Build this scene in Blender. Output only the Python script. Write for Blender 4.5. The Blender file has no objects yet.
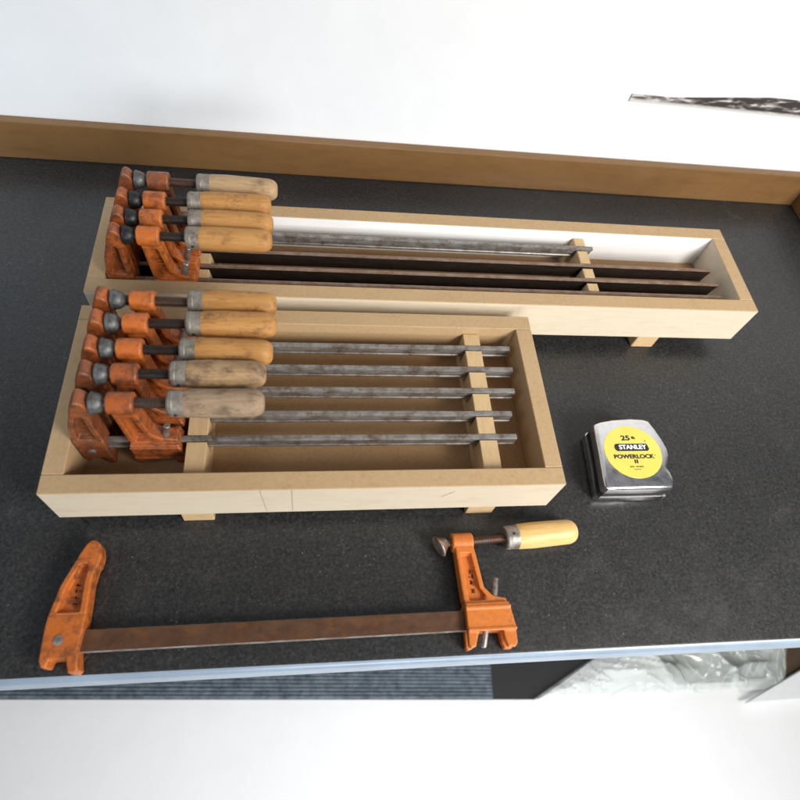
import bpy, bmesh, math, random
from mathutils import Vector, Matrix
R = math.radians
random.seed(7)
S = bpy.context.scene
C = S.collection

# ------------------------------------------------------------------ camera, world, lamps, exposure
cam = bpy.data.cameras.new('camera'); co = bpy.data.objects.new('camera', cam); C.objects.link(co)
cam.sensor_fit = 'HORIZONTAL'; cam.sensor_width = 36.0; cam.lens = 600.93 / 800 * 36
cam.clip_start = 0.01; cam.clip_end = 50
co.location = (0, 0, 0.62); co.rotation_euler = (0.536, -0.1364, -0.0763)
cam.dof.use_dof = True; cam.dof.focus_distance = 0.68; cam.dof.aperture_fstop = 5.0
S.camera = co
S.view_settings.view_transform = 'Standard'; S.view_settings.look = 'None'
S.view_settings.exposure = 0.05; S.view_settings.gamma = 1
w = bpy.data.worlds.new('World'); S.world = w; w.use_nodes = True
# a room: pale ceiling, brighter towards the window on the right, dark low down
wn = w.node_tree; bg = wn.nodes['Background']
wt = wn.nodes.new('ShaderNodeTexCoord'); wd = wn.nodes.new('ShaderNodeVectorMath'); wd.operation = 'DOT_PRODUCT'
wd.inputs[1].default_value = Vector((0.42, -0.25, 0.87))
wn.links.new(wt.outputs['Generated'], wd.inputs[0])
wr = wn.nodes.new('ShaderNodeValToRGB'); we = wr.color_ramp.elements
we[0].position = 0.0; we[0].color = (0.05, 0.055, 0.065, 1); we[1].position = 1.0; we[1].color = (0.95, 0.96, 1.0, 1)
e_ = we.new(0.45); e_.color = (0.16, 0.18, 0.22, 1)
wn.links.new(wd.outputs['Value'], wr.inputs[0]); wn.links.new(wr.outputs[0], bg.inputs[0])
bg.inputs[1].default_value = 0.29

def area(name, loc, target, sx, sy, power, col, spread=180):
    l = bpy.data.lights.new(name, 'AREA'); l.shape = 'RECTANGLE'; l.size = sx; l.size_y = sy
    l.energy = power; l.color = col; l.spread = R(spread)
    o = bpy.data.objects.new(name, l); C.objects.link(o); o.location = loc
    o.rotation_euler = (Vector(target) - Vector(loc)).to_track_quat('-Z', 'Y').to_euler()
    return o
area('window_light', (0.98, -0.60, 0.90), (0.45, 0.55, 0.05), 0.5, 0.6, 20, (1.0, 0.97, 0.93), 150)
area('window_light', (-1.3, -0.1, 0.9), (-0.6, 0.77, 0.12), 0.5, 0.5, 2.2, (0.72, 0.86, 1.0), 75)
# window behind the photographer, seen in the bright front edge of the worktop
area('window_light', (0.3, -1.7, 0.55), (0.2, -0.10, -0.8), 0.9, 0.6, 9, (0.93, 0.97, 1.0), 85)

# ------------------------------------------------------------------ materials
def mat(name):
    m = bpy.data.materials.new(name); m.use_nodes = True
    nt = m.node_tree; b = nt.nodes['Principled BSDF']
    return m, nt, b
def ramp(nt, src, stops, interp='LINEAR'):
    r = nt.nodes.new('ShaderNodeValToRGB'); e = r.color_ramp.elements
    r.color_ramp.interpolation = interp
    while len(e) < len(stops): e.new(0.5)
    for k, (p, c) in enumerate(stops):
        e[k].position = p; e[k].color = (c[0], c[1], c[2], 1)
    nt.links.new(src, r.inputs[0]); return r.outputs[0]
def coords(nt, scale=(1, 1, 1), kind='Object'):
    t = nt.nodes.new('ShaderNodeTexCoord'); mp = nt.nodes.new('ShaderNodeMapping')
    mp.inputs['Scale'].default_value = scale
    nt.links.new(t.outputs[kind], mp.inputs[0])
    # each object its own piece of the pattern
    oi = nt.nodes.new('ShaderNodeObjectInfo'); ml = nt.nodes.new('ShaderNodeMath'); ml.operation = 'MULTIPLY'; ml.inputs[1].default_value = 37.0
    nt.links.new(oi.outputs['Random'], ml.inputs[0]); nt.links.new(ml.outputs[0], mp.inputs['Location'])
    return mp.outputs[0]
def noise(nt, co_, scale, detail=4, rough=0.6, dist=0.0):
    n = nt.nodes.new('ShaderNodeTexNoise'); n.inputs['Scale'].default_value = scale
    n.inputs['Detail'].default_value = detail; n.inputs['Roughness'].default_value = rough
    n.inputs['Distortion'].default_value = dist
    nt.links.new(co_, n.inputs['Vector']); return n.outputs['Fac']
def mix(nt, fac, a, b, mode='MIX'):
    x = nt.nodes.new('ShaderNodeMix'); x.data_type = 'RGBA'; x.blend_type = mode
    for s, v in ((x.inputs[0], fac), (x.inputs[6], a), (x.inputs[7], b)):
        if hasattr(v, 'links'): nt.links.new(v, s)
        elif isinstance(v, (int, float)): s.default_value = v
        else: s.default_value = (v[0], v[1], v[2], 1)
    return x.outputs[2]
def bump(nt, b, h, strength, dist=0.001):
    n = nt.nodes.new('ShaderNodeBump'); n.inputs['Strength'].default_value = strength; n.inputs['Distance'].default_value = dist
    nt.links.new(h, n.inputs['Height']); nt.links.new(n.outputs[0], b.inputs['Normal'])
def setc(nt, b, c, rough=0.5, metal=0.0, spec=0.5):
    if hasattr(c, 'links'): nt.links.new(c, b.inputs['Base Color'])
    else: b.inputs['Base Color'].default_value = (c[0], c[1], c[2], 1)
    if hasattr(rough, 'links'): nt.links.new(rough, b.inputs['Roughness'])
    else: b.inputs['Roughness'].default_value = rough
    b.inputs['Metallic'].default_value = metal; b.inputs['Specular IOR Level'].default_value = spec

def m_plain(name, col, rough=0.5, metal=0.0, var=0.25, scale=60, spec=0.5, bmp=0.0):
    m, nt, b = mat(name); cc = coords(nt)
    n = noise(nt, cc, scale, 5, 0.65)
    c = ramp(nt, n, ((0.3, [x * (1 - var) for x in col]), (0.7, [min(1, x * (1 + var * .5)) for x in col])))
    setc(nt, b, c, rough, metal, spec)
    if bmp: bump(nt, b, noise(nt, cc, scale * 6, 3), bmp, 0.0006)
    return m
def m_wood(name, dark, light, axis=(4, 40, 40), rough=0.55, dirt=None, spec=0.35, dirt_at=(0.52, 0.70)):
    m, nt, b = mat(name); cc = coords(nt, axis)
    g = noise(nt, cc, 9, 6, 0.65, 0.6)
    c = ramp(nt, g, ((0.3, dark), (0.52, [(a + d) / 2 * 1.05 for a, d in zip(dark, light)]), (0.72, light)))
    c2 = noise(nt, coords(nt), 30, 3)
    c = mix(nt, ramp(nt, c2, ((0.35, (0, 0, 0)), (0.75, (.6, .6, .6)))), c, light)
    if dirt:
        dn = noise(nt, coords(nt, (1, 1.6, 1.6)), 55, 6, 0.7)
        c = mix(nt, ramp(nt, dn, ((dirt_at[0], (0, 0, 0)), (dirt_at[1], (.85, .85, .85)))), c, dirt)
    setc(nt, b, c, rough, 0, spec)
    bump(nt, b, g, 0.25, 0.0005)
    return m
def m_paint_cast(name, paint, grime, rust, amt=0.5):
    m, nt, b = mat(name); cc = coords(nt)
    big = noise(nt, cc, 75, 8, 0.72); fine = noise(nt, cc, 260, 4, 0.7)
    c = ramp(nt, fine, ((0.3, [x * .82 for x in paint]), (0.65, paint)))
    c = mix(nt, ramp(nt, big, ((amt, (0, 0, 0)), (amt + .16, (.9, .9, .9)))), c, grime)
    big2 = noise(nt, cc, 90, 6, 0.75)
    c = mix(nt, ramp(nt, big2, ((0.62, (0, 0, 0)), (0.70, (.9, .9, .9)))), c, rust)
    ge = nt.nodes.new('ShaderNodeNewGeometry')
    wm_ = mix(nt, 1.0, ramp(nt, ge.outputs['Pointiness'], ((0.515, (0, 0, 0)), (0.56, (1, 1, 1)))), ramp(nt, fine, ((0.42, (0, 0, 0)), (0.60, (.8, .8, .8)))), 'MULTIPLY')
    c = mix(nt, wm_, c, (0.62, 0.30, 0.14))
    r = ramp(nt, big, ((0.3, (.28, .28, .28)), (0.7, (.62, .62, .62))))
    setc(nt, b, c, r, 0, 0.5)
    bump(nt, b, noise(nt, cc, 420, 4, 0.6), 0.35, 0.0006)
    return m
def m_steel(name, a, b_, rust=None, rough=0.42, metal=0.8, scale=(8, 60, 60), ramt=0.55):
    m, nt, b = mat(name); cc = coords(nt, scale)
    n = noise(nt, cc, 6, 6, 0.7)
    c = ramp(nt, n, ((0.3, a), (0.7, b_)))
    if rust:
        n2 = noise(nt, coords(nt), 70, 6, 0.75)
        c = mix(nt, ramp(nt, n2, ((ramt - .12, (0, 0, 0)), (ramt + .1, (1, 1, 1)))), c, rust)
    rr = ramp(nt, n, ((0.3, [rough - .1] * 3), (0.7, [rough + .16] * 3)))
    setc(nt, b, c, rr, metal, 0.5)
    bump(nt, b, noise(nt, coords(nt), 500, 4, 0.7), 0.25, 0.0004)
    return m

M = {}
M['orange'] = m_paint_cast('orange_enamel', (0.56, 0.145, 0.022), (0.17, 0.05, 0.016), (0.05, 0.02, 0.012), 0.47)
M['orange_boss'] = m_paint_cast('orange_enamel_used', (0.56, 0.145, 0.026), (0.20, 0.055, 0.017), (0.06, 0.026, 0.015), 0.49)
M['orange_bright'] = m_paint_cast('orange_enamel_clean', (0.66, 0.19, 0.03), (0.50, 0.125, 0.02), (0.16, 0.05, 0.02), 0.55)
M['cast_mark'] = m_plain('dark_casting_mark', (0.27, 0.08, 0.018), 0.6)
M['orange_dirty_shaded'] = m_paint_cast('orange_enamel_dirty_shaded', (0.42, 0.105, 0.022), (0.11, 0.036, 0.015), (0.035, 0.018, 0.013), 0.44)  # grime deepened to carry the shade among the boxed jaws
M['orange_worn'] = m_paint_cast('orange_enamel_worn', (0.30, 0.085, 0.026), (0.10, 0.042, 0.022), (0.03, 0.02, 0.016), 0.44)
M['bar_brown'] = m_steel('rusty_bar', (0.085, 0.040, 0.022), (0.12, 0.058, 0.030), (0.165, 0.065, 0.022), 0.45, 0.3, (10, 18, 18), ramt=0.60)
M['bar_dark'] = m_steel('dark_bar', (0.022, 0.016, 0.013), (0.05, 0.035, 0.027), (0.06, 0.032, 0.02), 0.42, 0.6, ramt=0.62)
M['bar_edge'] = m_steel('worn_lit_bar_edge', (0.20, 0.13, 0.09), (0.36, 0.26, 0.20), (0.20, 0.10, 0.055), 0.45, 0.45, ramt=0.55)  # worn metal, with the light on the top edge put into its colour
M['bar_pale_edge'] = m_steel('lit_pale_bar_edge', (0.34, 0.29, 0.26), (0.62, 0.58, 0.55), (0.25, 0.13, 0.07), 0.4, 0.6, ramt=0.56)  # pale metal, the light along the edge coloured in
M['bar_grey'] = m_steel('grey_bar', (0.22, 0.205, 0.19), (0.40, 0.38, 0.355), (0.14, 0.10, 0.07), 0.45, 0.6, ramt=0.56)
M['screw_dark'] = m_steel('dark_screw', (0.03, 0.028, 0.027), (0.07, 0.06, 0.055), (0.08, 0.04, 0.025), 0.45, 0.7)
M['screw_brown'] = m_steel('brown_screw', (0.08, 0.055, 0.045), (0.16, 0.11, 0.09), (0.12, 0.055, 0.03), 0.45, 0.7)
M['ferrule'] = m_steel('dull_ferrule', (0.20, 0.175, 0.145), (0.36, 0.325, 0.275), (0.13, 0.085, 0.055), 0.5, 0.45, (30, 30, 30), ramt=0.60)
M['zinc'] = m_steel('zinc', (0.25, 0.24, 0.225), (0.46, 0.445, 0.42), (0.19, 0.135, 0.09), 0.45, 0.7, (30, 30, 30), ramt=0.58)
M['pad_grey'] = m_steel('grey_pad', (0.085, 0.09, 0.09), (0.19, 0.20, 0.195), (0.07, 0.05, 0.04), 0.48, 0.6, (30, 30, 30), ramt=0.58)
M['pad_black'] = m_steel('black_pad', (0.016, 0.017, 0.019), (0.045, 0.045, 0.047), (0.05, 0.04, 0.035), 0.42, 0.6, (30, 30, 30), ramt=0.66)
M['pad_rust'] = m_steel('rusty_pad', (0.36, 0.31, 0.27), (0.56, 0.50, 0.45), (0.22, 0.12, 0.075), 0.45, 0.6, (30, 30, 30), ramt=0.5)
M['h_orange'] = m_wood('handle_orange_wood', (0.36, 0.155, 0.04), (0.53, 0.275, 0.085), dirt=(0.19, 0.08, 0.03))
M['h_grey'] = m_wood('handle_weathered_wood', (0.20, 0.125, 0.07), (0.40, 0.285, 0.185), dirt=(0.115, 0.075, 0.05), rough=0.65, dirt_at=(0.5, 0.72))
M['h_mottled'] = m_wood('handle_mottled_wood', (0.24, 0.14, 0.07), (0.46, 0.30, 0.15), dirt=(0.10, 0.065, 0.045), rough=0.6, dirt_at=(0.44, 0.62))
M['h_tan'] = m_wood('handle_tan_wood', (0.34, 0.20, 0.095), (0.52, 0.36, 0.20), dirt=(0.18, 0.11, 0.065))
M['h_fresh'] = m_wood('handle_pale_wood', (0.62, 0.36, 0.11), (0.80, 0.55, 0.24), rough=0.4, dirt=(0.42, 0.24, 0.08), dirt_at=(0.6, 0.85))
M['board_face'] = m_wood('pale_board_face', (0.62, 0.52, 0.385), (0.69, 0.60, 0.465), axis=(3, 16, 16), rough=0.6, dirt=(0.60, 0.47, 0.31), dirt_at=(0.58, 0.95))
M['board_edge'] = m_wood('tan_board_edge', (0.42, 0.27, 0.135), (0.50, 0.345, 0.19), axis=(30, 30, 30), rough=0.7, dirt=(0.36, 0.225, 0.11), dirt_at=(0.55, 0.9))
M['board_white'] = m_wood('white_board_face', (0.86, 0.85, 0.83), (0.90, 0.89, 0.87), axis=(3, 30, 30), rough=0.5)
M['board_floor'] = m_wood('brown_board', (0.32, 0.18, 0.08), (0.42, 0.255, 0.125), axis=(30, 30, 30), rough=0.7)
M['rest_wood'] = m_wood('rest_wood', (0.50, 0.33, 0.165), (0.62, 0.44, 0.24), axis=(30, 6, 30), rough=0.65)
M['pencil'] = m_plain('pencil_line', (0.48, 0.40, 0.30), 0.8)
M['black_ink'] = m_plain('black_ink', (0.02, 0.018, 0.015), 0.5, var=0.1)
M['white_ink'] = m_plain('white_ink', (0.85, 0.85, 0.83), 0.5, var=0.05)
M['label_yellow'] = m_plain('yellow_label', (0.78, 0.65, 0.12), 0.35, var=0.08)
M['black_reflection'] = m_plain('black_reflection', (0.012, 0.012, 0.013), 0.3)
def m_chrome():
    m, nt, b = mat('chrome'); cc = coords(nt)
    n = noise(nt, cc, 120, 5, 0.7)
    c = ramp(nt, n, ((0.3, (.66, .66, .67)), (0.6, (.80, .80, .81))))
    setc(nt, b, c, ramp(nt, n, ((0.35, (.14, .14, .14)), (0.75, (.30, .30, .30)))), 1.0)
    bump(nt, b, noise(nt, cc, 60, 3), 0.10, 0.001)
    return m
M['chrome'] = m_chrome()

def m_counter():
    m, nt, b = mat('speckled_laminate'); cc = coords(nt)
    f = noise(nt, cc, 900, 3, 0.7); g = noise(nt, cc, 280, 5, 0.7); big = noise(nt, cc, 9, 4, 0.6)
    c = ramp(nt, g, ((0.32, (0.010, 0.010, 0.0105)), (0.52, (0.026, 0.0257, 0.0255)), (0.72, (0.052, 0.051, 0.050))))
    c = mix(nt, ramp(nt, f, ((0.58, (0, 0, 0)), (0.74, (.7, .7, .7)))), c, (0.115, 0.113, 0.11))
    v = nt.nodes.new('ShaderNodeTexVoronoi'); v.inputs['Scale'].default_value = 130; nt.links.new(cc, v.inputs['Vector'])
    c = mix(nt, ramp(nt, v.outputs['Distance'], ((0.04, (.30, .30, .30)), (0.12, (0, 0, 0)))), c, (0.13, 0.13, 0.125))
    sm = noise(nt, cc, 22, 6, 0.75, 0.5)
    c = mix(nt, ramp(nt, sm, ((0.60, (0, 0, 0)), (0.78, (.35, .35, .35)))), c, (0.10, 0.095, 0.085))
    scr = noise(nt, coords(nt, (6, 260, 1)), 1.0, 5, 0.75, 0.6)
    c = mix(nt, ramp(nt, scr, ((0.66, (0, 0, 0)), (0.76, (.22, .22, .22)))), c, (0.12, 0.115, 0.11))
    dust = noise(nt, cc, 420, 2, 0.5); where = noise(nt, cc, 5, 3, 0.6)
    dm = mix(nt, 1.0, ramp(nt, dust, ((0.70, (0, 0, 0)), (0.76, (.9, .9, .9)))), ramp(nt, where, ((0.46, (0, 0, 0)), (0.62, (1, 1, 1)))), 'MULTIPLY')
    c = mix(nt, dm, c, (0.26, 0.235, 0.20))
    r = mix(nt, ramp(nt, sm, ((0.45, (0, 0, 0)), (0.7, (1, 1, 1)))), ramp(nt, big, ((0.3, (.27, .27, .27)), (0.7, (.36, .36, .36)))), (.46, .46, .46))
    setc(nt, b, c, r, 0, 0.5)
    bump(nt, b, g, 0.20, 0.0006)
    return m
M['counter'] = m_counter()
M['counter_sky_edge'] = m_plain('sky_reflection_edge', (0.27, 0.34, 0.43), 0.3, 0.0, var=0.2, scale=14)  # sky reflection on the rounded front edge, put into its colour
M['wall'] = m_plain('white_wall', (0.86, 0.87, 0.88), 0.7, var=0.03, scale=15, bmp=0.05)
M['splash'] = m_wood('backsplash_wood', (0.18, 0.09, 0.032), (0.225, 0.12, 0.046), axis=(1.5, 8, 8), rough=0.30, dirt=(0.17, 0.085, 0.03), dirt_at=(0.50, 1.0))
M['floor'] = m_plain('white_floor', (0.92, 0.92, 0.92), 0.5, var=0.03, scale=8)
M['gap_dark'] = m_plain('gap_black', (0.010, 0.010, 0.011), 0.6)
M['cardboard'] = m_plain('brown_card', (0.07, 0.04, 0.02), 0.6, var=0.3, scale=14)
M['white_board'] = m_plain('white_panel', (0.82, 0.83, 0.84), 0.45, var=0.04)
def m_rib():
    m, nt, b = mat('ribbed_grey_fabric'); cc = coords(nt)
    n = noise(nt, cc, 60, 5, 0.7)
    c = ramp(nt, n, ((0.3, (0.055, 0.07, 0.09)), (0.7, (0.20, 0.24, 0.28))))
    setc(nt, b, c, 0.85, 0, 0.3); bump(nt, b, noise(nt, cc, 300, 3), 0.6, 0.002)
    return m
M['rib'] = m_rib()
def m_print():
    m, nt, b = mat('printed_strip'); cc = coords(nt, (10, 1, 38))
    n = noise(nt, cc, 4.0, 2, 0.5, 0.3)
    t0 = nt.nodes.new('ShaderNodeTexCoord'); s0 = nt.nodes.new('ShaderNodeSeparateXYZ'); nt.links.new(t0.outputs['Object'], s0.inputs[0])
    m0 = nt.nodes.new('ShaderNodeMapRange'); m0.inputs[1].default_value = .45; m0.inputs[2].default_value = .58; m0.inputs[3].default_value = .11; m0.inputs[4].default_value = 0; nt.links.new(s0.outputs['X'], m0.inputs[0])
    a0 = nt.nodes.new('ShaderNodeMath'); a0.operation = 'ADD'; nt.links.new(n, a0.inputs[0]); nt.links.new(m0.outputs[0], a0.inputs[1]); n = a0.outputs[0]
    c = ramp(nt, n, ((0.50, (0.05, 0.042, 0.04)), (0.60, (0.22, 0.19, 0.18)), (0.68, (0.60, 0.57, 0.55))))
    # pale margin along the lower edge, which falls slightly to the right
    t = nt.nodes.new('ShaderNodeTexCoord'); sp = nt.nodes.new('ShaderNodeSeparateXYZ'); nt.links.new(t.outputs['Object'], sp.inputs[0])
    ma = nt.nodes.new('ShaderNodeMath'); ma.operation = 'MULTIPLY_ADD'; ma.inputs[1].default_value = 0.0118; nt.links.new(sp.outputs['X'], ma.inputs[0]); nt.links.new(sp.outputs['Z'], ma.inputs[2])
    c = mix(nt, ramp(nt, ma.outputs[0], ((0.1615, (1, 1, 1)), (0.1640, (0, 0, 0)))), c, (0.66, 0.63, 0.61))
    setc(nt, b, c, 0.5); return m
M['print'] = m_print()
def m_film():
    m, nt, b = mat('cloudy_plastic_film'); cc = coords(nt)
    n = noise(nt, cc, 7, 4, 0.6, 0.5)
    setc(nt, b, ramp(nt, n, ((0.3, (0.68, 0.75, 0.71)), (0.7, (0.80, 0.86, 0.83)))), 0.12, 0, 0.8)
    # crinkles: thin creases where the stretched noise crosses its middle
    def crease(sc, dist):
        k = noise(nt, coords(nt, sc), 1.0, 1.5, 0.4, dist)
        return ramp(nt, k, ((0.478, (0, 0, 0)), (0.50, (1, 1, 1)), (0.522, (0, 0, 0))))
    cr = mix(nt, 0.6, crease((5, 13, 1), 0.8), crease((15, 6, 1), 1.0), 'ADD')
    a = ramp(nt, n, ((0.35, (.30, .30, .30)), (0.65, (.58, .58, .58))))
    nt.links.new(mix(nt, 0.40, a, cr, 'ADD'), b.inputs['Alpha'])
    bump(nt, b, cr, 0.6, 0.006)
    return m
M['film'] = m_film()

# ------------------------------------------------------------------ helpers
def obj(name, bm, mats, parent=None, smooth=0.0):
    bmesh.ops.recalc_face_normals(bm, faces=bm.faces)
    me = bpy.data.meshes.new(name)
    if smooth:
        for f in bm.faces: f.smooth = True
        for e in bm.edges:
            if len(e.link_faces) == 2 and e.calc_face_angle(0) > smooth: e.smooth = False
    bm.to_mesh(me); bm.free()
    for m in (mats if isinstance(mats, (list, tuple)) else [mats]): me.materials.append(M[m] if isinstance(m, str) else m)
    o = bpy.data.objects.new(name, me); C.objects.link(o)
    if parent: o.parent = parent
    return o
def root(name, label, cat, loc=(0, 0, 0), rot=(0, 0, 0), group=None):
    o = bpy.data.objects.new(name, None); C.objects.link(o); o.location = loc; o.rotation_euler = rot
    o.empty_display_size = 0.03
    tag(o, label, cat, group); return o
def tag(o, label=None, cat=None, group=None, kind=None):
    if label: o['label'] = label
    if cat: o['category'] = cat
    if group: o['group'] = group
    if kind: o['kind'] = kind
    return o
def box(bm, x0, x1, y0, y1, z0, z1, bev=0.0, seg=2):
    r = bmesh.ops.create_cube(bm, size=1)
    vs = r['verts']
    for v in vs:
        v.co = Vector((x0 + (v.co.x + .5) * (x1 - x0), y0 + (v.co.y + .5) * (y1 - y0), z0 + (v.co.z + .5) * (z1 - z0)))
    if bev:
        es = list({e for v in vs for e in v.link_edges})
        bmesh.ops.bevel(bm, geom=es, offset=bev, segments=seg, affect='EDGES', profile=0.5)
def prism(bm, pts, z0, z1, bev=0.0, seg=2):
    lo = [bm.verts.new((p[0], p[1], z0)) for p in pts]; hi = [bm.verts.new((p[0], p[1], z1)) for p in pts]
    n = len(pts)
    fs = [bm.faces.new(lo[::-1]), bm.faces.new(hi)]
    for i in range(n): fs.append(bm.faces.new((lo[i], lo[(i + 1) % n], hi[(i + 1) % n], hi[i])))
    bmesh.ops.recalc_face_normals(bm, faces=fs)
    if bev:
        es = list({e for f in fs[:2] for e in f.edges})
        bmesh.ops.bevel(bm, geom=es, offset=bev, segments=seg, affect='EDGES', profile=0.5, clamp_overlap=True)
def lathe(bm, prof, axis='X', seg=28, origin=(0, 0, 0)):
    # prof: list of (along, radius)
    rings = []; ox, oy, oz = origin
    def P(a, c, s):
        if axis == 'X': return (ox + a, oy + c, oz + s)
        if axis == 'Y': return (ox + c, oy + a, oz + s)
        return (ox + c, oy + s, oz + a)
    for a, r in prof:
        if r <= 1e-6: rings.append([bm.verts.new(P(a, 0, 0))])
        else: rings.append([bm.verts.new(P(a, r * math.cos(2 * math.pi * k / seg), r * math.sin(2 * math.pi * k / seg))) for k in range(seg)])
    for i in range(len(rings) - 1):
        A, B = rings[i], rings[i + 1]
        for k in range(seg):
            k2 = (k + 1) % seg
            if len(A) == 1 and len(B) == 1: continue
            if len(A) == 1: bm.faces.new((A[0], B[k], B[k2]))
            elif len(B) == 1: bm.faces.new((A[k], A[k2], B[0]))
            else: bm.faces.new((A[k], A[k2], B[k2], B[k]))
    for e in (rings[0], rings[-1]):
        if len(e) > 1: bm.faces.new(e)
def catmull(pts, n=4):
    out = []; N = len(pts)
    for i in range(N):
        p0, p1, p2, p3 = (Vector(pts[(i + k - 1) % N]) for k in range(4))
        for j in range(n):
            t = j / n
            out.append(.5 * ((2 * p1) + (-p0 + p2) * t + (2 * p0 - 5 * p1 + 4 * p2 - p3) * t * t + (-p0 + 3 * p1 - 3 * p2 + p3) * t ** 3))
    return [(p.x, p.y) for p in out]
def pocket_arm(bm, outer, inner, z, zf):
    """arm with a sunken web on both faces; outer and inner have the same number of points"""
    n = len(outer)
    for s in (1, -1):
        O = [bm.verts.new((p[0], p[1], s * z)) for p in outer]
        I = [bm.verts.new((p[0], p[1], s * z)) for p in inner]
        cx = sum(p[0] for p in inner) / n; cy = sum(p[1] for p in inner) / n
        F = [bm.verts.new((cx + (p[0] - cx) * .86, cy + (p[1] - cy) * .95, s * zf)) for p in inner]
        for i in range(n):
            j = (i + 1) % n
            bm.faces.new((O[i], O[j], I[j], I[i])); bm.faces.new((I[i], I[j], F[j], F[i]))
        bm.faces.new(F)
        if s == 1: top = O
        else: bot = O
    for i in range(n):
        j = (i + 1) % n
        bm.faces.new((bot[i], bot[j], top[j], top[i]))
    fs = [f for v in top + bot for f in v.link_faces]
    bmesh.ops.recalc_face_normals(bm, faces=list(set(bm.faces)))
    es = [e for e in bm.edges if e.calc_length() > 0 and e.is_manifold and e.calc_face_angle(0) > R(40)
          and all(v in set(top + bot) for v in e.verts)]
    bmesh.ops.bevel(bm, geom=es, offset=0.0014, segments=2, affect='EDGES', profile=0.5, clamp_overlap=True)
def strokes(bm, cx, y0, z, rng, n=4, step=0.0062, size=0.0022):
    """worn raised casting marks, unreadable in the photograph too"""
    for k in range(n):
        cy = y0 - k * step
        for q in range(3):
            if rng.random() < .5: dx, dy = size, size * .3
            else: dx, dy = size * .3, size * .9
            ox = (rng.random() - .5) * size * 1.4; oy = (rng.random() - .5) * size * 1.4
            box(bm, cx + ox - dx, cx + ox + dx, cy + oy - dy, cy + oy + dy, z - .0006, z + .0005)

# ------------------------------------------------------------------ setting
bm = bmesh.new()
prof = [(0.7690, 0.0), (0.0775, 0.0)]
for k in range(1, 7):
    a = R(90) * k / 6; prof.append((0.0775 - .007 * math.sin(a), -.007 + .007 * math.cos(a)))
prof += [(0.0705, -.036), (0.7690, -.036)]
x0, x1 = -1.3, 2.0
slope = -0.0116
A = [bm.verts.new((x0, y + (slope * x0 if y < .4 else 0), z)) for y, z in prof]
B = [bm.verts.new((x1, y + (slope * x1 if y < .4 else 0), z)) for y, z in prof]
n = len(prof)
for i in range(n):
    f = bm.faces.new((A[i], A[(i + 1) % n], B[(i + 1) % n], B[i]))
    if 2 <= i <= 7: f.material_index = 1
bm.faces.new(A[::-1]); bm.faces.new(B)
ct = obj('countertop', bm, ['counter', 'counter_sky_edge'], smooth=R(40))
tag(ct, 'dark speckled worktop with sky reflection painted pale blue along its front edge', kind='structure')

bm = bmesh.new(); box(bm, -1.6, 2.2, .7695, .82, -1.0, 2.2)
tag(obj('wall', bm, 'wall'), 'white painted wall behind the worktop', kind='structure')
bm = bmesh.new(); box(bm, -1.3, 0.8225, .7555, .769, 0.0005, 0.058, .0012)
bs = obj('backsplash', bm, 'splash'); tag(bs, 'long brown wooden strip along the foot of the white wall', 'backsplash')
bm = bmesh.new(); box(bm, 0.8235, 0.838, .45, .769, 0.0005, 0.058, .0012)
tag(obj('backsplash', bm, 'splash'), 'short brown wooden strip running forward from the right corner of the worktop', 'backsplash')
bm = bmesh.new(); box(bm, -3, 4, -2.5, .768, -.83, -.80)
tag(obj('floor', bm, 'floor'), 'pale floor below the worktop', kind='structure')
bm = bmesh.new(); rg_ = random.Random(5)
low = [(.452 + .03 * k, .1533 - .0118 * (.03 * k + .047)) for k in range(20)]
upp = [(x, z + max(.0105, min(.025, (x - .41) * .10)) + (rg_.random() - .5) * .0004) for x, z in low]
lo = [bm.verts.new((x, y, z)) for y in (.7668, .7693) for x, z in low]; up = [bm.verts.new((x, y, z)) for y in (.7668, .7693) for x, z in upp]
n = len(low)
for k in range(n - 1):
    bm.faces.new((lo[k], lo[k + 1], up[k + 1], up[k])); bm.faces.new((lo[n + k], up[n + k], up[n + k + 1], lo[n + k + 1]))
    bm.faces.new((up[k], up[k + 1], up[n + k + 1], up[n + k])); bm.faces.new((lo[k], lo[n + k], lo[n + k + 1], lo[k + 1]))
bm.faces.new((lo[0], up[0], up[n], lo[n])); bm.faces.new((lo[n - 1], lo[2 * n - 1], up[2 * n - 1], up[n - 1]))
tag(obj('printed_strip', bm, 'print'), 'narrow strip of dark black and white print high on the white wall', 'print')

# below the worktop
bm = bmesh.new()
box(bm, -.60, .405, .0, .40, 0.0, .0045, .001)
for k in range(46):
    yy = .003 + k * .0072
    box(bm, -.60, .4045, yy, yy + .0052 + .0006 * math.sin(k * 5.1), .0040, .0076 + .0005 * math.sin(k * 3.3), .0015, 2)
rg = obj('ribbed_mat', bm, 'rib'); tag(rg, 'grey blue ribbed mat on the floor below the worktop', 'mat')
rg.location = (0, .1027, -.7935); rg.rotation_euler = (0, 0, R(-3.81))
bm = bmesh.new(); prism(bm, [(-.80, .1567), (.50, .0703), (.51, .0703), (.75, .19), (.75, .50), (-.80, .50)], -.7995, -.794, .001)  # black sheet added to stand in for the dark gap
tag(obj('dark_gap_sheet', bm, 'gap_dark'), 'black sheet added for the dark gap beside the ribbed mat', 'mat')
bm = bmesh.new(); prism(bm, [(.84, .078), (1.35, .066), (1.35, .5), (.70, .5)], -.7935, -.785, .001)
tag(obj('cardboard_sheet', bm, 'cardboard'), 'brown card sheet lying under the crumpled plastic bag', 'cardboard')
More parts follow.
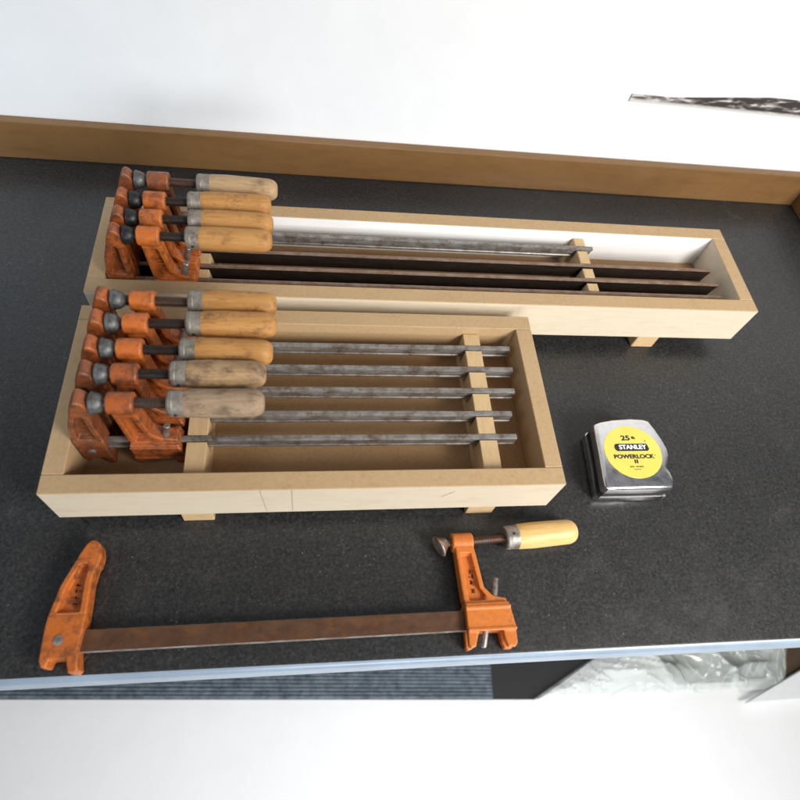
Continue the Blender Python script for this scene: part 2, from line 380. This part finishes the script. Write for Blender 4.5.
# crumpled bag
from mathutils import noise as mn
bm = bmesh.new()
nx, ny = 210, 80
G = []
for j in range(ny + 1):
    row = []
    for i in range(nx + 1):
        u, v = i / nx, j / ny
        y = .068 + v * .24
        xl = .492 + min(.28, 2.0 * (y - .07)); xr = 1.10 + .5 * (y - .07)
        x = xl + u * (xr - xl); y -= .0256 * (x - .49)
        p = Vector((x * 7, y * 7, 0))
        wv = mn.noise(p * .8) * 1.2
        # folds pulled out from the tied corner at the upper left, and soft cross dents
        a = math.atan2(y - .20, x - .40); rr = math.hypot(x - .40, y - .20)
        r1 = 1 - min(1, abs(mn.noise(Vector((a * 6 + wv * .6, rr * 3.0, 1)))) * 3.2)
        r2 = 1 - min(1, abs(mn.noise(Vector((a * 15 + wv, rr * 7.0, 4)))) * 3.4)
        edge = min(1, 7 * u + .05, 7 * (1 - u), 5 * v + .05)
        z = -.782 + edge * (.026 + .032 * r1 ** 2 + .016 * r2 ** 2 + .022 * mn.noise(p * 1.1))
        row.append(bm.verts.new((x, y, max(-.784, z))))
    G.append(row)
for j in range(ny):
    for i in range(nx): bm.faces.new((G[j][i], G[j][i + 1], G[j + 1][i + 1], G[j + 1][i]))
tag(obj('plastic_bag', bm, 'film', smooth=R(60)), 'crumpled cloudy plastic bag lying below the worktop', 'bag')
bm = bmesh.new(); prism(bm, [(.985, .03), (1.30, .03), (1.30, .135), (1.17, .094)], -.7845, -.772, .001)
tag(obj('white_panel', bm, 'white_board'), 'white panel with a slanted edge lying beside the plastic bag', 'panel')

# ------------------------------------------------------------------ trays
def edge_mats(o, top=1):
    for p in o.data.polygons:
        if p.normal.z > .7: p.material_index = top
TOP, BOT, T = 0.0844, 0.0248, 0.0188
def tray(name, label, loc, rotz, L, W, rests, feet, slots, taper, inner_white=False, slot_w=0.009, rest_top=.0735):
    t = root(name, label, 'tray', loc, (0, 0, rotz))
    face = 'board_face'
    def board(nm, x0, x1, y0, y1, mats):
        bm = bmesh.new(); box(bm, x0, x1, y0, y1, BOT, TOP, .0007, 1)
        o = obj(nm, bm, mats, t); edge_mats(o)
        if not inner_white:      # the short tray is bare brown fibreboard inside, faced on the outside only
            for p in o.data.polygons:
                q = p.center
                if T * .5 < q.x < L - T * .5 and T * .5 < q.y < W - T * .5 and abs(p.normal.z) < .7: p.material_index = 1
        return o
    fb = board('front_board', 0, L, 0, T, [face, 'board_edge'])
    board('back_board', 0, L, W - T, W, ['board_white' if inner_white else face, 'board_edge'])
    board('end_board', 0.0, T, T + .0003, W - T - .0003, [face, 'board_edge'])
    board('end_board', L - T, L, T + .0003, W - T - .0003, [face, 'board_edge'])
    bm = bmesh.new(); box(bm, T + .0002, L - T - .0002, T + .0002, W - T - .0002, BOT + .004, BOT + .0105)
    obj('bottom_board', bm, 'board_floor', t)
    z0 = BOT + .0108
    for cx in rests:
        bm = bmesh.new()
        # solid teeth between the slots, joined by a low sill
        wb, wt = taper
        ys = [T + .0006] + [q for s in slots for q in (s - slot_w / 2, s + slot_w / 2)] + [W - T - .0006]
        zs = z0 + .008
        def trap(y0, y1, za, zb, wa, wb2):
            p = [(cx - wa / 2, y0, za), (cx + wa / 2, y0, za), (cx + wa / 2, y1, za), (cx - wa / 2, y1, za),
                 (cx - wb2 / 2, y0, zb), (cx + wb2 / 2, y0, zb), (cx + wb2 / 2, y1, zb), (cx - wb2 / 2, y1, zb)]
            v = [bm.verts.new(q) for q in p]
            fs = [bm.faces.new([v[k] for k in q]) for q in ((3, 2, 1, 0), (4, 5, 6, 7), (0, 1, 5, 4), (1, 2, 6, 5), (2, 3, 7, 6), (3, 0, 4, 7))]
            bmesh.ops.bevel(bm, geom=list({e for f in fs for e in f.edges}), offset=.0005, segments=1, affect='EDGES')
        wm = wb + (wt - wb) * .25
        trap(ys[0], ys[-1], z0, zs, wb, wm)
        for k in range(0, len(ys), 2): trap(ys[k], ys[k + 1], zs - .0003, rest_top, wm - .0004, wt)
        obj('notched_rest', bm, 'rest_wood', t)
    for cx in feet:
        bm = bmesh.new(); box(bm, cx - .0155, cx + .0155, .002, W - .002, 0.0004, BOT - .0002, .0008, 1)
        obj('foot', bm, 'rest_wood', t)
    return t, fb
SY = [0.3905, 0.3614, 0.3332, 0.3043, 0.2764]           # bars of the short tray
LY = [0.5565, 0.5255, 0.5005, 0.4788]                   # bars of the long tray
ts, fbs = tray('clamp_tray', 'shorter open wooden tray holding five clamps, in front of the long tray',
          (-.234, .2168, 0), 0, .4942, .213, (.1295, .424), (.1264, .4237), [y - .2168 for y in SY[::-1]], (.021, .019), slot_w=.0075)
tl, fbl = tray('clamp_tray', 'long open wooden tray holding four clamps, nearest the white wall',
          (-.236, .4484, 0), -.0007, .8091, .1461, (.118, .598), (.115, .690), [y - .4484 for y in LY[::-1]], (.029, .014), True, slot_w=.0095)
# pencil lines and seams on the front of the short tray
for quad in ([(.196, BOT + .004), (.1966, BOT + .004), (.1926, TOP - .001), (.192, TOP - .001)],
             [(.2215, BOT + .004), (.2221, BOT + .004), (.2221, TOP - .001), (.2215, TOP - .001)],
             [(.37, BOT + .034), (.3704, BOT + .0335), (.382, BOT + .047), (.3816, BOT + .0475)]):
    bm = bmesh.new(); bm.faces.new([bm.verts.new((x, -.0003, z)) for x, z in quad])
    obj('pencil_mark', bm, 'pencil', fbs)

# ------------------------------------------------------------------ bar clamps
FIX = [(0.0274, 0.0808), (0.0338, 0.0775), (0.0362, 0.0710), (0.0368, 0.0632), (0.0345, 0.0544), (0.0326, 0.0423), (0.0333, 0.017), (0.033, 0.0008),
       (0.0316, -0.0179), (0.0342, -0.0363), (0.0267, -0.0365), (0.0225, -0.0266), (0.0098, -0.0273), (0.0062, -0.0300), (0.0015, -0.0250), (0.0003, 0.001),
       (0.0018, 0.0202), (0.0062, 0.0383), (0.0151, 0.0605), (0.0211, 0.0753)]
def cast_mesh(bm, voxel=.00062, it=3):
    """melts the overlapping solids of a casting into one skin with soft edges"""
    bmesh.ops.recalc_face_normals(bm, faces=bm.faces)
    me = bpy.data.meshes.new('casting'); bm.to_mesh(me); bm.free()
    o = bpy.data.objects.new('casting', me); C.objects.link(o)
    r = o.modifiers.new('r', 'REMESH'); r.mode = 'VOXEL'; r.voxel_size = voxel; r.use_smooth_shade = True
    s_ = o.modifiers.new('s', 'SMOOTH'); s_.factor = .5; s_.iterations = it
    d = bpy.context.evaluated_depsgraph_get()
    m2 = bpy.data.meshes.new_from_object(o.evaluated_get(d))
    b2 = bmesh.new(); b2.from_mesh(m2)
    bpy.data.objects.remove(o); bpy.data.meshes.remove(me); bpy.data.meshes.remove(m2)
    return b2
def fixed_jaw(parent, sx, m, th, rng):
    bm = bmesh.new()
    f = lambda L: [(p[0] * sx, p[1]) for p in L]
    low = f([(0.0333, 0.012), (0.033, 0.0008), (0.0316, -0.0179), (0.0345, -0.034), (0.0325, -.0368), (0.0267, -0.0365), (0.0228, -0.0245), (0.0098, -0.0250), (0.0080, -0.0310), (0.0040, -0.0310), (0.0010, -0.0250), (0.0003, 0.001), (0.0010, 0.012)])
    arm_o = f([(0.0333, 0.012), (0.0326, 0.0423), (0.0345, 0.0560), (0.0300, 0.0640), (0.0165, 0.0625), (0.0151, 0.0605), (0.0062, 0.0383), (0.0010, 0.012)])
    arm_i = f([(0.0275, 0.014), (0.0272, 0.0415), (0.0282, 0.0545), (0.0265, 0.0590), (0.0215, 0.0585), (0.0195, 0.0570), (0.0115, 0.0375), (0.0070, 0.014)])
    tip = catmull(f([(0.0345, 0.0548), (0.0372, 0.0632), (0.0366, 0.0710), (0.0340, 0.0775), (0.0274, 0.0812), (0.0215, 0.0760), (0.0155, 0.0610), (0.0225, 0.0590)]), 4)
    pocket_arm(bm, arm_o, arm_i, th, th * .28)
    prism(bm, low, -th - .0003, th + .0003, .0015)
    prism(bm, tip, -th * .92, th * .92, .0030, 3)
    bm = cast_mesh(bm); nf = len(bm.faces)
    strokes(bm, .0195 * sx, .040, th * .28 + .0002, rng)
    bm.faces.ensure_lookup_table()
    for f in bm.faces[nf:]: f.material_index = 1
    o = obj('fixed_jaw', bm, [m, 'cast_mark'], parent, smooth=R(75))
    bm = bmesh.new(); lathe(bm, [(th - .001, .0042), (th + .0012, .0042), (th + .0018, .0030), (th + .0018, 0)], 'Z', 20, (.0145 * sx, -.0095, 0))
    obj('rivet', bm, 'zinc', o, smooth=R(30))
    return o
def sliding_jaw(parent, m, th, bt, rng):
    bm = bmesh.new()
    arm_o = [(0.0030, 0.0640), (0.0225, 0.0640), (0.0240, 0.0560), (0.0281, 0.0211), (0.0364, 0.0115), (0.0400, 0.0020), (0.0075, 0.0010), (0.0050, .0100)]
    arm_i = [(0.0075, 0.0560), (0.0188, 0.0560), (0.0195, 0.0500), (0.0235, 0.0200), (0.0285, 0.0125), (0.0300, 0.0080), (0.0115, 0.0075), (0.0100, 0.0120)]
    pocket_arm(bm, arm_o, arm_i, th * .86, th * .25)
    lathe(bm, [(0.0010, 0), (0.0010, .0085), (.0022, .0100), (.0225, .0100), (.0238, .0085), (.0238, 0)], 'X', 28, (0, .0690, 0))
    # shoulder the top pin passes through
    prism(bm, [(.0270, .0120), (.0360, .0125), (.0490, .0095), (.0510, .0010), (.0505, -.004), (.027, -.004)], -th * .8, th * .8, .0016)
    # block round the bar: two cheeks, a bridge over the bar's top and one under it
    zt = th * 1.28
    for s in (1, -1):
        a, b = sorted((s * (bt / 2 + .0006), s * zt))
        prism(bm, [(0.0052, 0.0015), (0.0508, 0.0015), (0.0540, -0.0205), (0.0048, -0.0205)], a, b, .0011)
        prism(bm, [(0.0048, -0.0190), (0.0185, -0.0190), (0.0150, -0.0245), (0.0112, -0.0350), (0.0065, -0.0362), (0.0046, -0.0335)], a * 1.0, b * .9, .0012)
        prism(bm, [(0.0400, -0.0190), (0.0535, -0.0190), (0.0532, -0.0330), (0.0505, -0.0368), (0.0435, -0.0366), (0.0410, -0.030)], a * 1.0, b * .9, .0012)
    box(bm, .0056, .0504, .0006, .0052, -zt * .97, zt * .97, .0012)
    # ribs at top and bottom edge of the cheek
    box(bm, .0050, .0513, -.0010, .0022, zt - .001, zt + .0011, .0008)
    box(bm, .0050, .0540, -.0218, -.0185, zt - .001, zt + .0011, .0008)
    bm = cast_mesh(bm); nf = len(bm.faces)
    strokes(bm, .0175, .038, th * .25 + .0002, rng)
    bm.faces.ensure_lookup_table()
    for f in bm.faces[nf:]: f.material_index = 1
    o = obj('sliding_jaw', bm, [m, 'cast_mark'], parent, smooth=R(75))
    bm = bmesh.new(); lathe(bm, [(-.010, 0), (-.010, .0032), (.0115, .0032), (.0125, .0022), (.0125, 0)], 'Y', 16)
    bmesh.ops.transform(bm, matrix=Matrix.Translation((.0405, .0185, 0.0015)) @ Matrix.Rotation(R(-12), 4, 'Z'), verts=bm.verts)
    obj('pin', bm, 'zinc', o, smooth=R(30))
    bm = bmesh.new(); lathe(bm, [(-.008, 0), (-.008, .0022), (-.0065, .0030), (.0075, .0030), (.0075, 0)], 'Y', 16)
    bmesh.ops.transform(bm, matrix=Matrix.Translation((.0228, -.0275, 0.002)) @ Matrix.Rotation(R(-16), 4, 'Z'), verts=bm.verts)
    obj('pin', bm, 'zinc', o, smooth=R(30))
    return o
def spindle(parent, m_scr, m_pad, m_wood_, back, out, hl, hr, padtilt=0, ferr='zinc', cone=False):
    """screw through the boss at local origin; runs +x; pad on the -x side"""
    bm = bmesh.new(); pr = [(-back, 0), (-back, .0040)]
    x = -back + .001; k = 0
    while x < out + .001:
        pr += [(x, .0049), (x + .0006, .0049), (x + .0010, .0042), (x + .0015, .0042)]; x += .0019
    pr += [(x, .0042), (x, 0)]
    lathe(bm, pr, 'X', 18)
    s = obj('screw', bm, m_scr, parent, smooth=R(30))
    bm = bmesh.new()
    if cone: lathe(bm, [(-.0075, 0), (-.0075, .0105), (-.0068, .0113), (-.0055, .0112), (-.0035, .0092), (-.0005, .0070), (.0015, .0058), (.0030, .0050), (.0030, 0)], 'X', 26)
    else: lathe(bm, [(-.0095, 0), (-.0095, .0092), (-.0088, .0100), (-.0074, .0102), (-.0066, .0093), (-.0050, .0092), (-.0028, .0087), (-.0008, .0078), (.0008, .0064), (.0018, .0050), (.0030, .0047), (.0030, 0)], 'X', 26)
    bmesh.ops.transform(bm, matrix=Matrix.Translation((-back - .001, 0, 0)) @ Matrix.Rotation(padtilt, 4, 'Z'), verts=bm.verts)
    obj('swivel_pad', bm, m_pad, s, smooth=R(30))
    fl = .0135
    r0 = hr * .90
    p = [(0, 0), (0, r0), (.003, hr * .955), (.018, hr), (hl * .45, hr * .985), (hl * .70, hr * .965), (hl * .84, hr * .95)]
    for q in range(1, 9):
        a = R(90) * q / 8
        p.append((hl - .011 + .011 * math.sin(a), hr * .95 - hr * .62 * (1 - math.cos(a))))
    p.append((hl, 0))
    bm = bmesh.new(); lathe(bm, p, 'X', 32, (out + fl, 0, 0))
    h = obj('handle', bm, m_wood_, parent, smooth=R(50))
    bm = bmesh.new()
    lathe(bm, [(0, .0048), (0, r0 * .90), (.0015, r0 * 1.0), (.0045, r0 * 1.03), (.0052, r0 * 1.0), (fl - .001, r0 * 1.035), (fl + .0004, r0 * 1.02), (fl + .0004, r0 * .8)], 'X', 30, (out, 0, 0))
    f = obj('ferrule', bm, ferr, h, smooth=R(30))
    bm = bmesh.new(); lathe(bm, [(0, .0015), (.0009, .0012), (.0012, 0)], 'Z', 12, (out + fl * .55, 0, r0 * 1.005))
    obj('ferrule_pin', bm, 'black_ink', f)
def clamp(label, loc, rot, blen, bh, bt, m_bar, m_jaw, m_jaw2, m_scr, m_pad, m_h, jx, out, hl, hr, fsx=1.0, th=.009, group=None, padtilt=0, rock=0, seed=1, bar_end=0.0):
    rng = random.Random(seed)
    back = .0055 if jx > .2 else max(.0018, jx - .0372 * fsx - .0107)
    t = root('bar_clamp', label, 'clamp', loc, rot, group)
    bm = bmesh.new()
    # rolled bar: rounded edges and a shallow hollow along each side
    h = bh / 2; q = bt / 2
    edge_m = {'bar_brown': 'bar_pale_edge', 'bar_dark': 'bar_edge'}.get(m_bar)  # edges paler than the unlit sides: lighting painted by material
    hol = .74 if m_bar == 'bar_grey' else .97
    sec = [(-h, -q * .55), (-h * .93, -q), (-h * .62, -q), (-h * .50, -q * hol), (h * .50, -q * hol), (h * .62, -q), (h * .93, -q), (h, -q * .55),
           (h, q * .55), (h * .93, q), (h * .62, q), (h * .50, q * hol), (-h * .50, q * hol), (-h * .62, q), (-h * .93, q), (-h, q * .55)]
    xa, xb = .009 * fsx, blen
    segs = 40
    rings = [[bm.verts.new((xa + (xb - xa) * k / segs + (bar_end * (y) if k == segs else 0), y - h, z)) for y, z in sec] for k in range(segs + 1)]
    for a, b in zip(rings, rings[1:]):
        for i in range(len(sec)):
            j = (i + 1) % len(sec); f = bm.faces.new((a[i], a[j], b[j], b[i]))
            if edge_m and i in (0, 6, 7, 8, 14, 15): f.material_index = 1
    bm.faces.new(rings[0]); bm.faces.new(rings[-1])
    obj('bar', bm, [m_bar] + ([edge_m] if edge_m else []), t, smooth=R(35))
    fixed_jaw(t, fsx, m_jaw, th, rng)
    sj = sliding_jaw(t, m_jaw2, th, bt, rng); sj.location = (jx, 0, 0)
    # spindle group: placed directly, parts of the clamp
    before = set(C.objects)
    spindle(t, m_scr, m_pad, m_h, back, out, hl, hr, padtilt, 'zinc' if jx > .2 else 'ferrule', padtilt != 0)
    for o in set(C.objects) - before:
        if o.parent == t:
            o.location = (jx + .0, .0690, 0); o.rotation_euler = (0, 0, rock)
    return t

# the loose clamp lying flat in front of the trays
clamp('rusty orange clamp lying flat and open on the worktop in front of the trays', (-.228, .114, .0130), (0, 0, R(-.1)), .4235, .0195, .0065, 'bar_brown', 'orange', 'orange_bright',
      'screw_brown', 'pad_rust', 'h_fresh', .3785, .0600, .069, .0140, th=.0095, padtilt=R(24), rock=R(3.6), seed=3)
# clamps standing in the trays, jaws up
rx = (R(90), 0, 0)
short = [  # boss x, bar end, handle material, jaw, sliding jaw, pad, screw, screw length, label
 (-.1665, .2339, 'h_orange', 'orange_dirty_shaded', 'orange_boss', 'pad_grey', 'screw_brown', .0545, 'rearmost clamp of the short tray, beside the long tray, clean orange wood handle'),
 (-.1690, .2323, 'h_orange', 'orange_dirty_shaded', 'orange_boss', 'pad_grey', 'screw_dark', .0580, 'second clamp from the back of the short tray, dark ferrule and orange wood handle'),
 (-.1700, .2295, 'h_orange', 'orange_dirty_shaded', 'orange_boss', 'pad_grey', 'screw_dark', .0560, 'middle clamp of the five in the short tray, orange handle partly under a grey one'),
 (-.1702, .2211, 'h_mottled', 'orange_worn', 'orange_dirty_shaded', 'pad_grey', 'screw_dark', .0512, 'clamp in the short tray with a mottled grey brown handle, second from the front'),
 (-.1698, .2217, 'h_grey', 'orange_worn', 'orange_dirty_shaded', 'pad_grey', 'screw_brown', .0513, 'frontmost clamp of the short tray, worn jaws and the greyest handle'),
]
for k, (bx, xe, hm, j1, j2, pm, sm, out, lab) in enumerate(short):
    fx = -.2140
    clamp(lab, (fx, SY[k], .0745), (R(90) + R((.9, -.5, .4, -1.0, .5)[k]), 0, 0), xe - fx, .0145, .0060, 'bar_grey', j1, j2, sm, pm, hm, bx - fx, out, .0700 if k != 4 else .0690, .0132, fsx=.84, th=.0088,
          group='clamps standing in the short tray', rock=R((-.6, .8, -1.2, .9, 0)[k]), seed=10 + k)
long_ = [
 (-.1722, .3757, 'h_tan', 'orange_worn', 'orange_worn', 'pad_grey', 'screw_brown', .0527, 'bar_grey', 'clamp in the long tray nearest the wall, pale tan handle and shorter grey bar'),
 (-.1722, .5373, 'h_orange', 'orange_dirty_shaded', 'orange', 'pad_black', 'screw_dark', .0467, 'bar_dark', 'second clamp from the wall in the long tray, long dark bar and plain orange handle'),
 (-.1722, .5385, 'h_orange', 'orange_dirty_shaded', 'orange', 'pad_black', 'screw_dark', .0497, 'bar_dark', 'second clamp from the front in the long tray, stained orange handle'),
 (-.1722, .5353, 'h_orange', 'orange_dirty_shaded', 'orange', 'pad_black', 'screw_dark', .0492, 'bar_dark', 'frontmost clamp of the long tray, glossy orange handle above the front board'),
]
for k, (bx, xe, hm, j1, j2, pm, sm, out, bmn, lab) in enumerate(long_):
    fx = -.2160
    clamp(lab, (fx, LY[k], .0745), (R(90) + R((-.8, -.6, 1.0, 3.4)[k]), 0, 0), xe - fx, (.0150 if k == 0 else .0200), (.0062 if k == 0 else .0054), bmn, j1, j2, sm, pm, hm, bx - fx, out, .0740, .0127, fsx=.84, th=.0076,
          group='clamps standing in the long tray', rock=R((-1.5, .5, 0, 0)[k]), seed=30 + k, bar_end=.3)

# ------------------------------------------------------------------ tape measure
TO = Vector((.3255, .2330, 0))
OUT = [(.0070,.0756),(.0092,.0781),(.0153,.0806),(.0319,.0838),(.0562,.0854),(.0720,.0844),(.0786,.0822),(.0841,.0712),(.0892,.0571),(.0921,.0449),(.0914,.0353),(.0874,.0258),
       (.0830,.0190),(.0866,.0120),(.0868,.0035),(.0850,-.0025),(.0820,-.0046),(.0603,-.0049),(.0304,-.0047),(.0050,-.0042),(.0011,-.0010),(.0016,.0103),(.0043,.0379),(.0057,.0585)]
def inset(pts, d):
    cx = sum(p[0] for p in pts) / len(pts); cy = sum(p[1] for p in pts) / len(pts)
    return [(p[0] + (cx - p[0]) * d / max(.03, math.hypot(p[0] - cx, p[1] - cy)), p[1] + (cy - p[1]) * d / max(.03, math.hypot(p[0] - cx, p[1] - cy))) for p in pts]
tm = root('tape_measure', 'chrome tape measure with a round yellow label lying on the worktop', 'tape measure', TO)
ZT = .0385
bm = bmesh.new()
lv = [(.0255, 0.0), (.0300, 0.0), (.0350, .0002), (.0368, .0009), (.0380, .0022), (ZT, .0045)]
rings = [[bm.verts.new((p[0], p[1], z)) for p in inset(OUT, d)] for z, d in lv]
for a, b in zip(rings, rings[1:]):
    for i in range(len(OUT)):
        j = (i + 1) % len(OUT); bm.faces.new((a[i], a[j], b[j], b[i]))
bm.faces.new(rings[0]); bm.faces.new(rings[-1])
obj('upper_shell', bm, 'chrome', tm, smooth=R(35))
bm = bmesh.new()
lv = [(.0004, .004), (.0012, .0015), (.003, 0.0), (.0130, 0.0)]
rings = [[bm.verts.new((p[0], p[1], z)) for p in inset(OUT, d)] for z, d in lv]
for a, b in zip(rings, rings[1:]):
    for i in range(len(OUT)):
        j = (i + 1) % len(OUT); bm.faces.new((a[i], a[j], b[j], b[i]))
bm.faces.new(rings[0]); bm.faces.new(rings[-1])
obj('lower_shell', bm, 'chrome', tm, smooth=R(35))
bm = bmesh.new(); prism(bm, inset(OUT, .0011), .0128, .0257)  # black band put in for the dark reflection on the case sides
obj('middle_band', bm, 'black_reflection', tm)
bm = bmesh.new()
box(bm, .0830, .0892, -.0030, .0125, .0085, .0100, .0004); box(bm, .0880, .0894, -.0030, .0125, .0010, .0101, .0004)
obj('end_hook', bm, 'zinc', tm)
bm = bmesh.new(); LC = (.0462, .0408)
ell = [(LC[0] + .0348 * math.cos(2 * math.pi * k / 64), LC[1] + .0330 * math.sin(2 * math.pi * k / 64)) for k in range(64)]
prism(bm, ell, ZT - .0002, ZT + .0004, .0001, 1)
lab = obj('label_disc', bm, 'label_yellow', tm)
bm = bmesh.new(); pl = []
for k in range(33):
    a = math.pi / 2 + math.pi * k / 32; pl.append((.0285 + .0046 * math.cos(a) * .8, .0462 + .0046 * math.sin(a)))
pl += [(.0650, .0416)]
pl += [(.0672, .0440), (.0665, .0475), (.0655, .0508)]
prism(bm, pl, ZT + .00045, ZT + .0006); obj('name_band', bm, 'black_ink', lab)
def words(parts, name, m, wgt=.012, bold=True):
    bm = bmesh.new()
    for txt, x, y, h, wd, z in parts:
        cu = bpy.data.curves.new('t', 'FONT'); cu.body = txt; cu.size = 1; cu.align_x = 'LEFT'; cu.extrude = 0.0; cu.offset = wgt
        o = bpy.data.objects.new('t', cu); C.objects.link(o)
        bpy.context.view_layer.update()
        me = bpy.data.meshes.new_from_object(o.evaluated_get(bpy.context.evaluated_depsgraph_get()))
        xs = [v.co.x for v in me.vertices]; ys = [v.co.y for v in me.vertices]
        sx = wd / (max(xs) - min(xs)); sy = h / (max(ys) - min(ys))
        x_, y_ = min(xs), min(ys)
        for v in me.vertices: v.co = Vector((x + (v.co.x - x_) * sx, y + (v.co.y - y_) * sy, z))
        bm.from_mesh(me)
        # heavier strokes: the same word again, a hair to each side
        if bold and h > .003:
            for dx, dy, dz in ((.00032, 0, 2e-5), (-.00032, 0, 4e-5), (0, .0002, 6e-5), (0, -.0002, 8e-5)):
                me.transform(Matrix.Translation((dx, dy, dz))); bm.from_mesh(me); me.transform(Matrix.Translation((-dx, -dy, -dz)))
        bpy.data.objects.remove(o); bpy.data.curves.remove(cu); bpy.data.meshes.remove(me)
    return obj(name, bm, m, lab)
words([('25', .0360, .0552, .0062, .0105, ZT + .0005), ('ft', .0490, .0568, .0034, .0044, ZT + .0005),
       ('POWERLOCK', .0215, .0322, .0050, .0490, ZT + .0005), ('II', .0448, .0263, .0042, .0038, ZT + .0005),
       ('R', .0715, .0352, .0016, .0014, ZT + .0005), ('R', .0640, .0530, .0022, .0018, ZT + .0005)], 'black_lettering', 'black_ink', .012, True)
bm = bmesh.new()
for k in range(9):
    if k != 3: box(bm, .0375 + k * .0019, .0388 + k * .0019 - (k % 3) * .0002, .0212, .0228, ZT + .0004, ZT + .00055)
box(bm, .0415, .0500, .0183, .0188, ZT + .0004, ZT + .00055)
obj('fine_print', bm, 'black_ink', lab)
words([('STANLEY', .0305, .0437, .0056, .0335, ZT + .0008)], 'white_lettering', 'white_ink')
